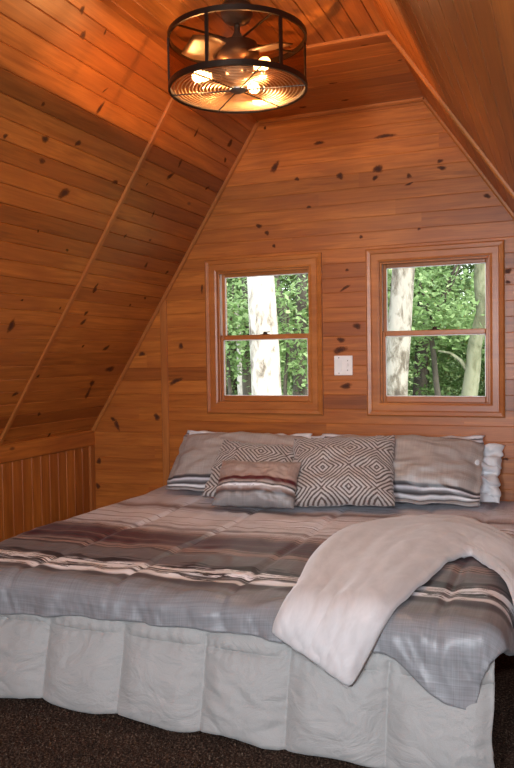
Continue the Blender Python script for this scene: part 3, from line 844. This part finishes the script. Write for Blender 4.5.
def foliage(name, cents, nper, spread, size, mat, parent, seed):
    rs = np.random.RandomState(seed); c = np.repeat(np.array(cents, float), nper, 0); n = len(c)
    c = c+rs.normal(0, 1, (n, 3))*np.array(spread)
    th = rs.uniform(0, 6.283, n); tilt = rs.normal(0, .55, n); rl = rs.normal(0, .5, n); sz = size*rs.uniform(.6, 1.25, n)
    d = np.c_[np.cos(th)*np.cos(tilt), np.sin(th)*np.cos(tilt), np.sin(tilt)]
    s = np.c_[-np.sin(th), np.cos(th), rl]; s /= np.linalg.norm(s, axis=1)[:, None]
    sz = sz[:, None]
    v = np.stack([c, c+d*sz*.45+s*sz*.36, c+d*sz, c+d*sz*.45-s*sz*.36], 1)
    me = bpy.data.meshes.new(name); me.vertices.add(n*4); me.vertices.foreach_set('co', v.ravel())
    me.loops.add(n*4); me.loops.foreach_set('vertex_index', np.arange(n*4)); me.polygons.add(n)
    me.polygons.foreach_set('loop_start', np.arange(n)*4); me.polygons.foreach_set('loop_total', np.full(n, 4))
    me.materials.append(mat); me.update(); me.validate()
    o = bpy.data.objects.new(name, me); return link(o, parent)
def dirpt(px, py, y):      # point in the woods seen past a window, at distance y beyond the room
    r = ray(px, py); return CAM+r*(y/r.y)
def trunk(name, label, pts, rads, mat, seed, crown=None, lm=None, leaves=5000, branches=()):
    """pts: world points low to high"""
    base = Vector((pts[0][0], pts[0][1], GZ)); e = empty(name, base); tag(e, label, 'tree')
    P = [Vector(p)-base for p in pts]; P = [Vector((P[0].x+(P[0].x-P[1].x)*.3, P[0].y, 0))]+P; rads = [rads[0]*1.25]+list(rads)
    # densify
    Q, Rr = [], []
    for i in range(len(P)-1):
        for k in range(8):
            t = k/8; Q.append(P[i].lerp(P[i+1], t)+Vector((nz(i+t, seed)*.03, nz(i+t, seed, 4)*.03, 0))); Rr.append((rads[i]+(rads[i+1]-rads[i])*t)*(1+.06*nz((i+t)*4, seed, 2)))
    Q.append(P[-1]); Rr.append(rads[-1])
    b = MB(); b.tube(Q, Rr, 18); b.build('trunk', mat, e, True)
    for br in branches:
        b = MB(); pp = [Vector(p)-base for p in br[0]]; b.tube(pp, [br[1]*(1-.6*i/(len(pp)-1)) for i in range(len(pp))], 8); b.build('branch', mat, e, True)
    if crown:
        rs = random.Random(seed); cs = []
        (cx, cy, cz), (rx, ry, rz), nc = crown
        for _ in range(nc):
            a, f_, r = rs.uniform(0, 6.28), rs.uniform(-1, 1), rs.random()**.4
            q = math.sqrt(1-f_*f_); cs.append((cx+rx*r*q*math.cos(a)-base.x, cy+ry*r*q*math.sin(a)-base.y, cz+rz*r*f_-base.z))
        foliage('foliage', cs, int(leaves*1.5)//nc, (.32, .32, .14), .10, lm or M_l1, e, seed)
    return e
def seg(px0, py0, px1, py1, y, ztop=7, zlow=-2.2):
    a, b = dirpt(px1, py1, y), dirpt(px0, py0, y)      # low, high image points
    d = (b-a); return [a+d*((zlow-a.z)/d.z), a+d*((.2-a.z)/d.z), b, b+d*((4.5-b.z)/d.z), b+d*((ztop-b.z)/d.z)]
def rad(wpx, y): return wpx/2*y/math.cos(.38)/F*1.05
trunk('tree', 'thick white-barked trunk filling the middle of the left window', seg(260,270,266,398,9), [rad(33,9), rad(30,9), rad(26,9), rad(18,9), .12], M_bw, 1, ((-4.5, 10, 7), (3, 3, 1.6), 60), M_l1, 5000)
trunk('tree', 'dark slim trunk just left of the thick white one in the left window', seg(247,272,249,398,11), [rad(13,11), rad(11,11), rad(10,11), rad(8,11), .08], M_bg, 2, ((-7, 12, 6.5), (3, 3, 1.8), 50), M_l2, 4000)
trunk('tree', 'grey leaning trunk right of the white one in the left window', seg(272,270,296,360,13), [rad(12,13), rad(11,13), rad(9,13), rad(8,13), .08], M_bg, 3, ((-7, 14, 6.5), (3.5, 3, 2), 60), M_l1, 5000)
trunk('tree', 'upright grey trunk at the right edge of the left window', seg(302,270,298,398,11.5), [rad(12,11.5), rad(11,11.5), rad(10,11.5), rad(8,11.5), .08], M_bg, 4, ((-3.6, 13, 7), (3, 3, 1.8), 50), M_l2, 4000)
trunk('tree', 'mottled pale trunk at the left side of the right window', seg(404,262,396,398,9.5), [rad(23,9.5), rad(22,9.5), rad(20,9.5), rad(17,9.5), .12], M_bm, 5, ((-1.2, 11, 7), (3, 3, 1.6), 60), M_l1, 5000)
y7 = 11
trunk('tree', 'slender curving pale green trunk at the right side of the right window',
      [dirpt(466,430,y7), dirpt(469,398,y7), dirpt(474,350,y7), dirpt(483,310,y7), dirpt(481,262,y7), dirpt(478,220,y7), dirpt(476,120,y7)], [rad(16,y7), rad(14,y7), rad(12,y7), rad(11,y7), rad(10,y7), rad(9,y7), .05],
      bark('green_bark', (.05,.055,.028), (.09,.10,.058), (.14,.15,.10)), 6, ((.5, 12, 6.5), (2.5, 2.5, 1.8), 50), M_l1, 5000,
      branches=(([dirpt(469,372,y7), dirpt(460,360,y7), dirpt(450,353,y7), dirpt(438,351,y7)], .035),))
trunk('tree', 'thin broken pale snag at the far left of the left window', [dirpt(241,398,14), dirpt(240,360,14), dirpt(238,330,14), dirpt(237,300,14)], [rad(6,14), rad(6,14), rad(5,14), rad(3,14)], M_bw, 8)
trunk('tree', 'thin sapling with a leafy low crown between the trunks of the right window', [dirpt(440,420,12), dirpt(436,380,12), dirpt(430,330,12), dirpt(450,280,12), dirpt(462,255,12)], [.05, .045, .04, .03, .02], M_bg, 9,
      (tuple(dirpt(445,300,12)), (1.6, 1.2, .7), 30), M_l1, 2400,
      branches=(([dirpt(431,330,12), dirpt(445,300,12), dirpt(462,262,12)], .03), ([dirpt(432,320,12), dirpt(420,285,12), dirpt(425,262,12)], .025)))
trunk('tree', 'thin leafy sapling left of the white trunk in the left window', [dirpt(228,430,10.2), dirpt(230,390,10.2), dirpt(229,330,10.2), dirpt(233,285,10.2)], [.035, .03, .022, .012], M_bg, 14,
      (tuple(dirpt(229,325,10.2)), (.55, .5, 1.0), 30), M_l1, 1500)
trunk('tree', 'thin leafy sapling right of the white trunk in the left window', [dirpt(286,430,10.4), dirpt(285,390,10.4), dirpt(288,340,10.4), dirpt(290,290,10.4)], [.035, .03, .022, .012], M_bg, 15,
      (tuple(dirpt(290,330,10.4)), (.35, .4, 1.1), 24), M_l1, 700)
# woods beyond: one full tree copied
def wood_tree():
    e = empty('woodland_tree', (0, 0, 0))
    b = MB(); b.tube([(0,0,0),(.1,0,2),(0,.1,5),(.1,.1,8),(0,0,10)], [.22,.18,.14,.09,.03], 10); b.build('trunk', M_bg, e, True)
    rs = random.Random(5); cs = []
    for _ in range(150):
        a, f_, r = rs.uniform(0, 6.28), rs.uniform(-1, 1), rs.random()**.35
        q = math.sqrt(1-f_*f_); cs.append((2.6*r*q*math.cos(a), 2.6*r*q*math.sin(a), 5.6+4.8*r*f_))
    foliage('foliage', cs, 110, (.30, .30, .12), .125, M_l2, e, 77)
    return e
src = wood_tree()
spots = [(-10.5,14.5),(-7.6,16.5),(-5.2,18),(-2.9,16.8),(-.6,18.2),(1.6,16.5),(-12.5,20),(-9.4,21.5),(-6.6,22.5),(-3.6,22),(-.8,22.8),(2.2,21.5),(-14,26),(-10.6,27),(-7.2,27.5),(-3.8,27),(-.5,27.5),(3,26.5),(4.5,20)]
rs = random.Random(2)
for i, (x, y) in enumerate(spots):
    if i == 0: r = src
    else:
        r = src.copy(); C.objects.link(r)
        for ch in src.children:
            c = ch.copy(); C.objects.link(c); c.parent = r
    r.location = (x, y, GZ+.2); r.rotation_euler = (0, 0, rs.uniform(0, 6.28)); s = rs.uniform(.85, 1.15); r.scale = (s*1.05, s*1.05, s)
    tag(r, 'leafy green tree deep in the woods behind the nearer trunks', 'tree', 'leafy trees deep in the woods')
# undergrowth
def shrub():
    e = empty('shrub', (0, 0, 0)); rs = random.Random(9); cs = []
    for _ in range(40):
        a, r = rs.uniform(0, 6.28), rs.random()**.5; cs.append((1.3*r*math.cos(a), 1.3*r*math.sin(a), .3+rs.random()*2.0*(1-r*.5)))
    foliage('foliage', cs, 60, (.22, .22, .12), .12, M_l1, e, 99)
    b = MB()
    for k in range(5):
        a = k*1.26; b.tube([(0,0,0), (.3*math.cos(a), .3*math.sin(a), .9), (.7*math.cos(a), .7*math.sin(a), 1.9)], [.03,.02,.008], 6)
    b.build('stems', M_bg, e, True); return e
src = shrub()
for i, (x, y) in enumerate([(-8.5,13),(-6.6,14.2),(-5,12.6),(-3.4,14.2),(-1.9,12.8),(-.6,14.5),(.7,13),(-9.5,17),(-3,19),(1.5,15)]):
    if i == 0: r = src
    else:
        r = src.copy(); C.objects.link(r)
        for ch in src.children:
            c = ch.copy(); C.objects.link(c); c.parent = r
    r.location = (x, y, GZ+.1); r.rotation_euler = (0, 0, rs.uniform(0, 6.28)); r.scale = (1.1, 1.1, rs.uniform(1.0, 1.5))
    tag(r, 'low leafy green shrub in the undergrowth among the trees', 'shrub', 'shrubs in the undergrowth')
# ground
def ground():
    n = 40; vs, fs = [], []
    for j in range(n+1):
        for i in range(n+1):
            x, y = -28+46*i/n, 4.9+50*j/n; vs.append((x, y, GZ+.25*nz(x*.2, y*.2)+max(0, y-30)*.25))
    for j in range(n):
        for i in range(n): k = j*(n+1)+i; fs.append((k, k+1, k+n+2, k+n+1))
    m = plain('forest_floor', (.09,.13,.04), .95, 0, 3, .5)
    o = mesh_obj('ground', vs, fs, m, smooth=True); tag(o, kind='structure')
ground()

# ------------------------------------------------------------------ light
w = bpy.data.worlds.new('World'); S.world = w; w.use_nodes = True; nt = w.node_tree; nt.nodes.clear()
sky = nt.nodes.new('ShaderNodeTexSky'); sky.sky_type = 'NISHITA'; sky.sun_disc = False
sky.sun_elevation = math.radians(38); sky.sun_rotation = math.radians(120); sky.air_density = 1.0; sky.dust_density = 4.0
bg = nt.nodes.new('ShaderNodeBackground'); bg.inputs[1].default_value = .9
mx = nt.nodes.new('ShaderNodeMix'); mx.data_type = 'RGBA'; mx.inputs[0].default_value = .6
nt.links.new(sky.outputs[0], mx.inputs[6]); mx.inputs[7].default_value = (5.5, 5.8, 5.6, 1)
nt.links.new(mx.outputs[2], bg.inputs[0]); ow = nt.nodes.new('ShaderNodeOutputWorld'); nt.links.new(bg.outputs[0], ow.inputs[0])
sl = bpy.data.lights.new('sun', 'SUN'); sl.energy = 4; sl.angle = math.radians(2); sl.color = (1, .95, .82)
so = link(bpy.data.objects.new('sun', sl)); so.rotation_euler = (math.radians(48), 0, math.radians(25))
# added fill light, unseen, set in the made-up opening behind the camera
al = bpy.data.lights.new('rear_fill_light', 'AREA'); al.shape = 'RECTANGLE'; al.size = .44; al.size_y = 1.33; al.energy = 145; al.color = (.82, .91, 1)
ao = link(bpy.data.objects.new('rear_fill_light', al)); ao.location = (-.70, YB-.11, 1.525); ao.rotation_euler = (math.radians(90), 0, math.radians(180))
ao.rotation_euler = Vector((0, 1, 0)).to_track_quat('-Z', 'Y').to_euler()
# the camera's flash
fl = bpy.data.lights.new('flash', 'AREA'); fl.shape = 'DISK'; fl.size = .07; fl.energy = 42; fl.color = (.86, .93, 1)
fo = link(bpy.data.objects.new('flash', fl)); fo.location = (.0, .03, H+.20); fo.rotation_euler = (fw+Vector((0,0,-.05))).to_track_quat('-Z', 'Y').to_euler()

# ------------------------------------------------------------------ camera
cd = bpy.data.cameras.new('camera'); co = link(bpy.data.objects.new('camera', cd))
cd.sensor_fit = 'VERTICAL'; cd.sensor_height = 36; cd.lens = F/768*36; cd.clip_start = .02; cd.clip_end = 200
R3 = Matrix((rt, up, -fw)).transposed(); co.matrix_world = Matrix.Translation(CAM) @ R3.to_4x4()
S.camera = co
S.view_settings.view_transform = 'Standard'; S.view_settings.look = 'None'; S.view_settings.gamma = 1; S.view_settings.exposure = 0
S.view_settings.use_curve_mapping = False
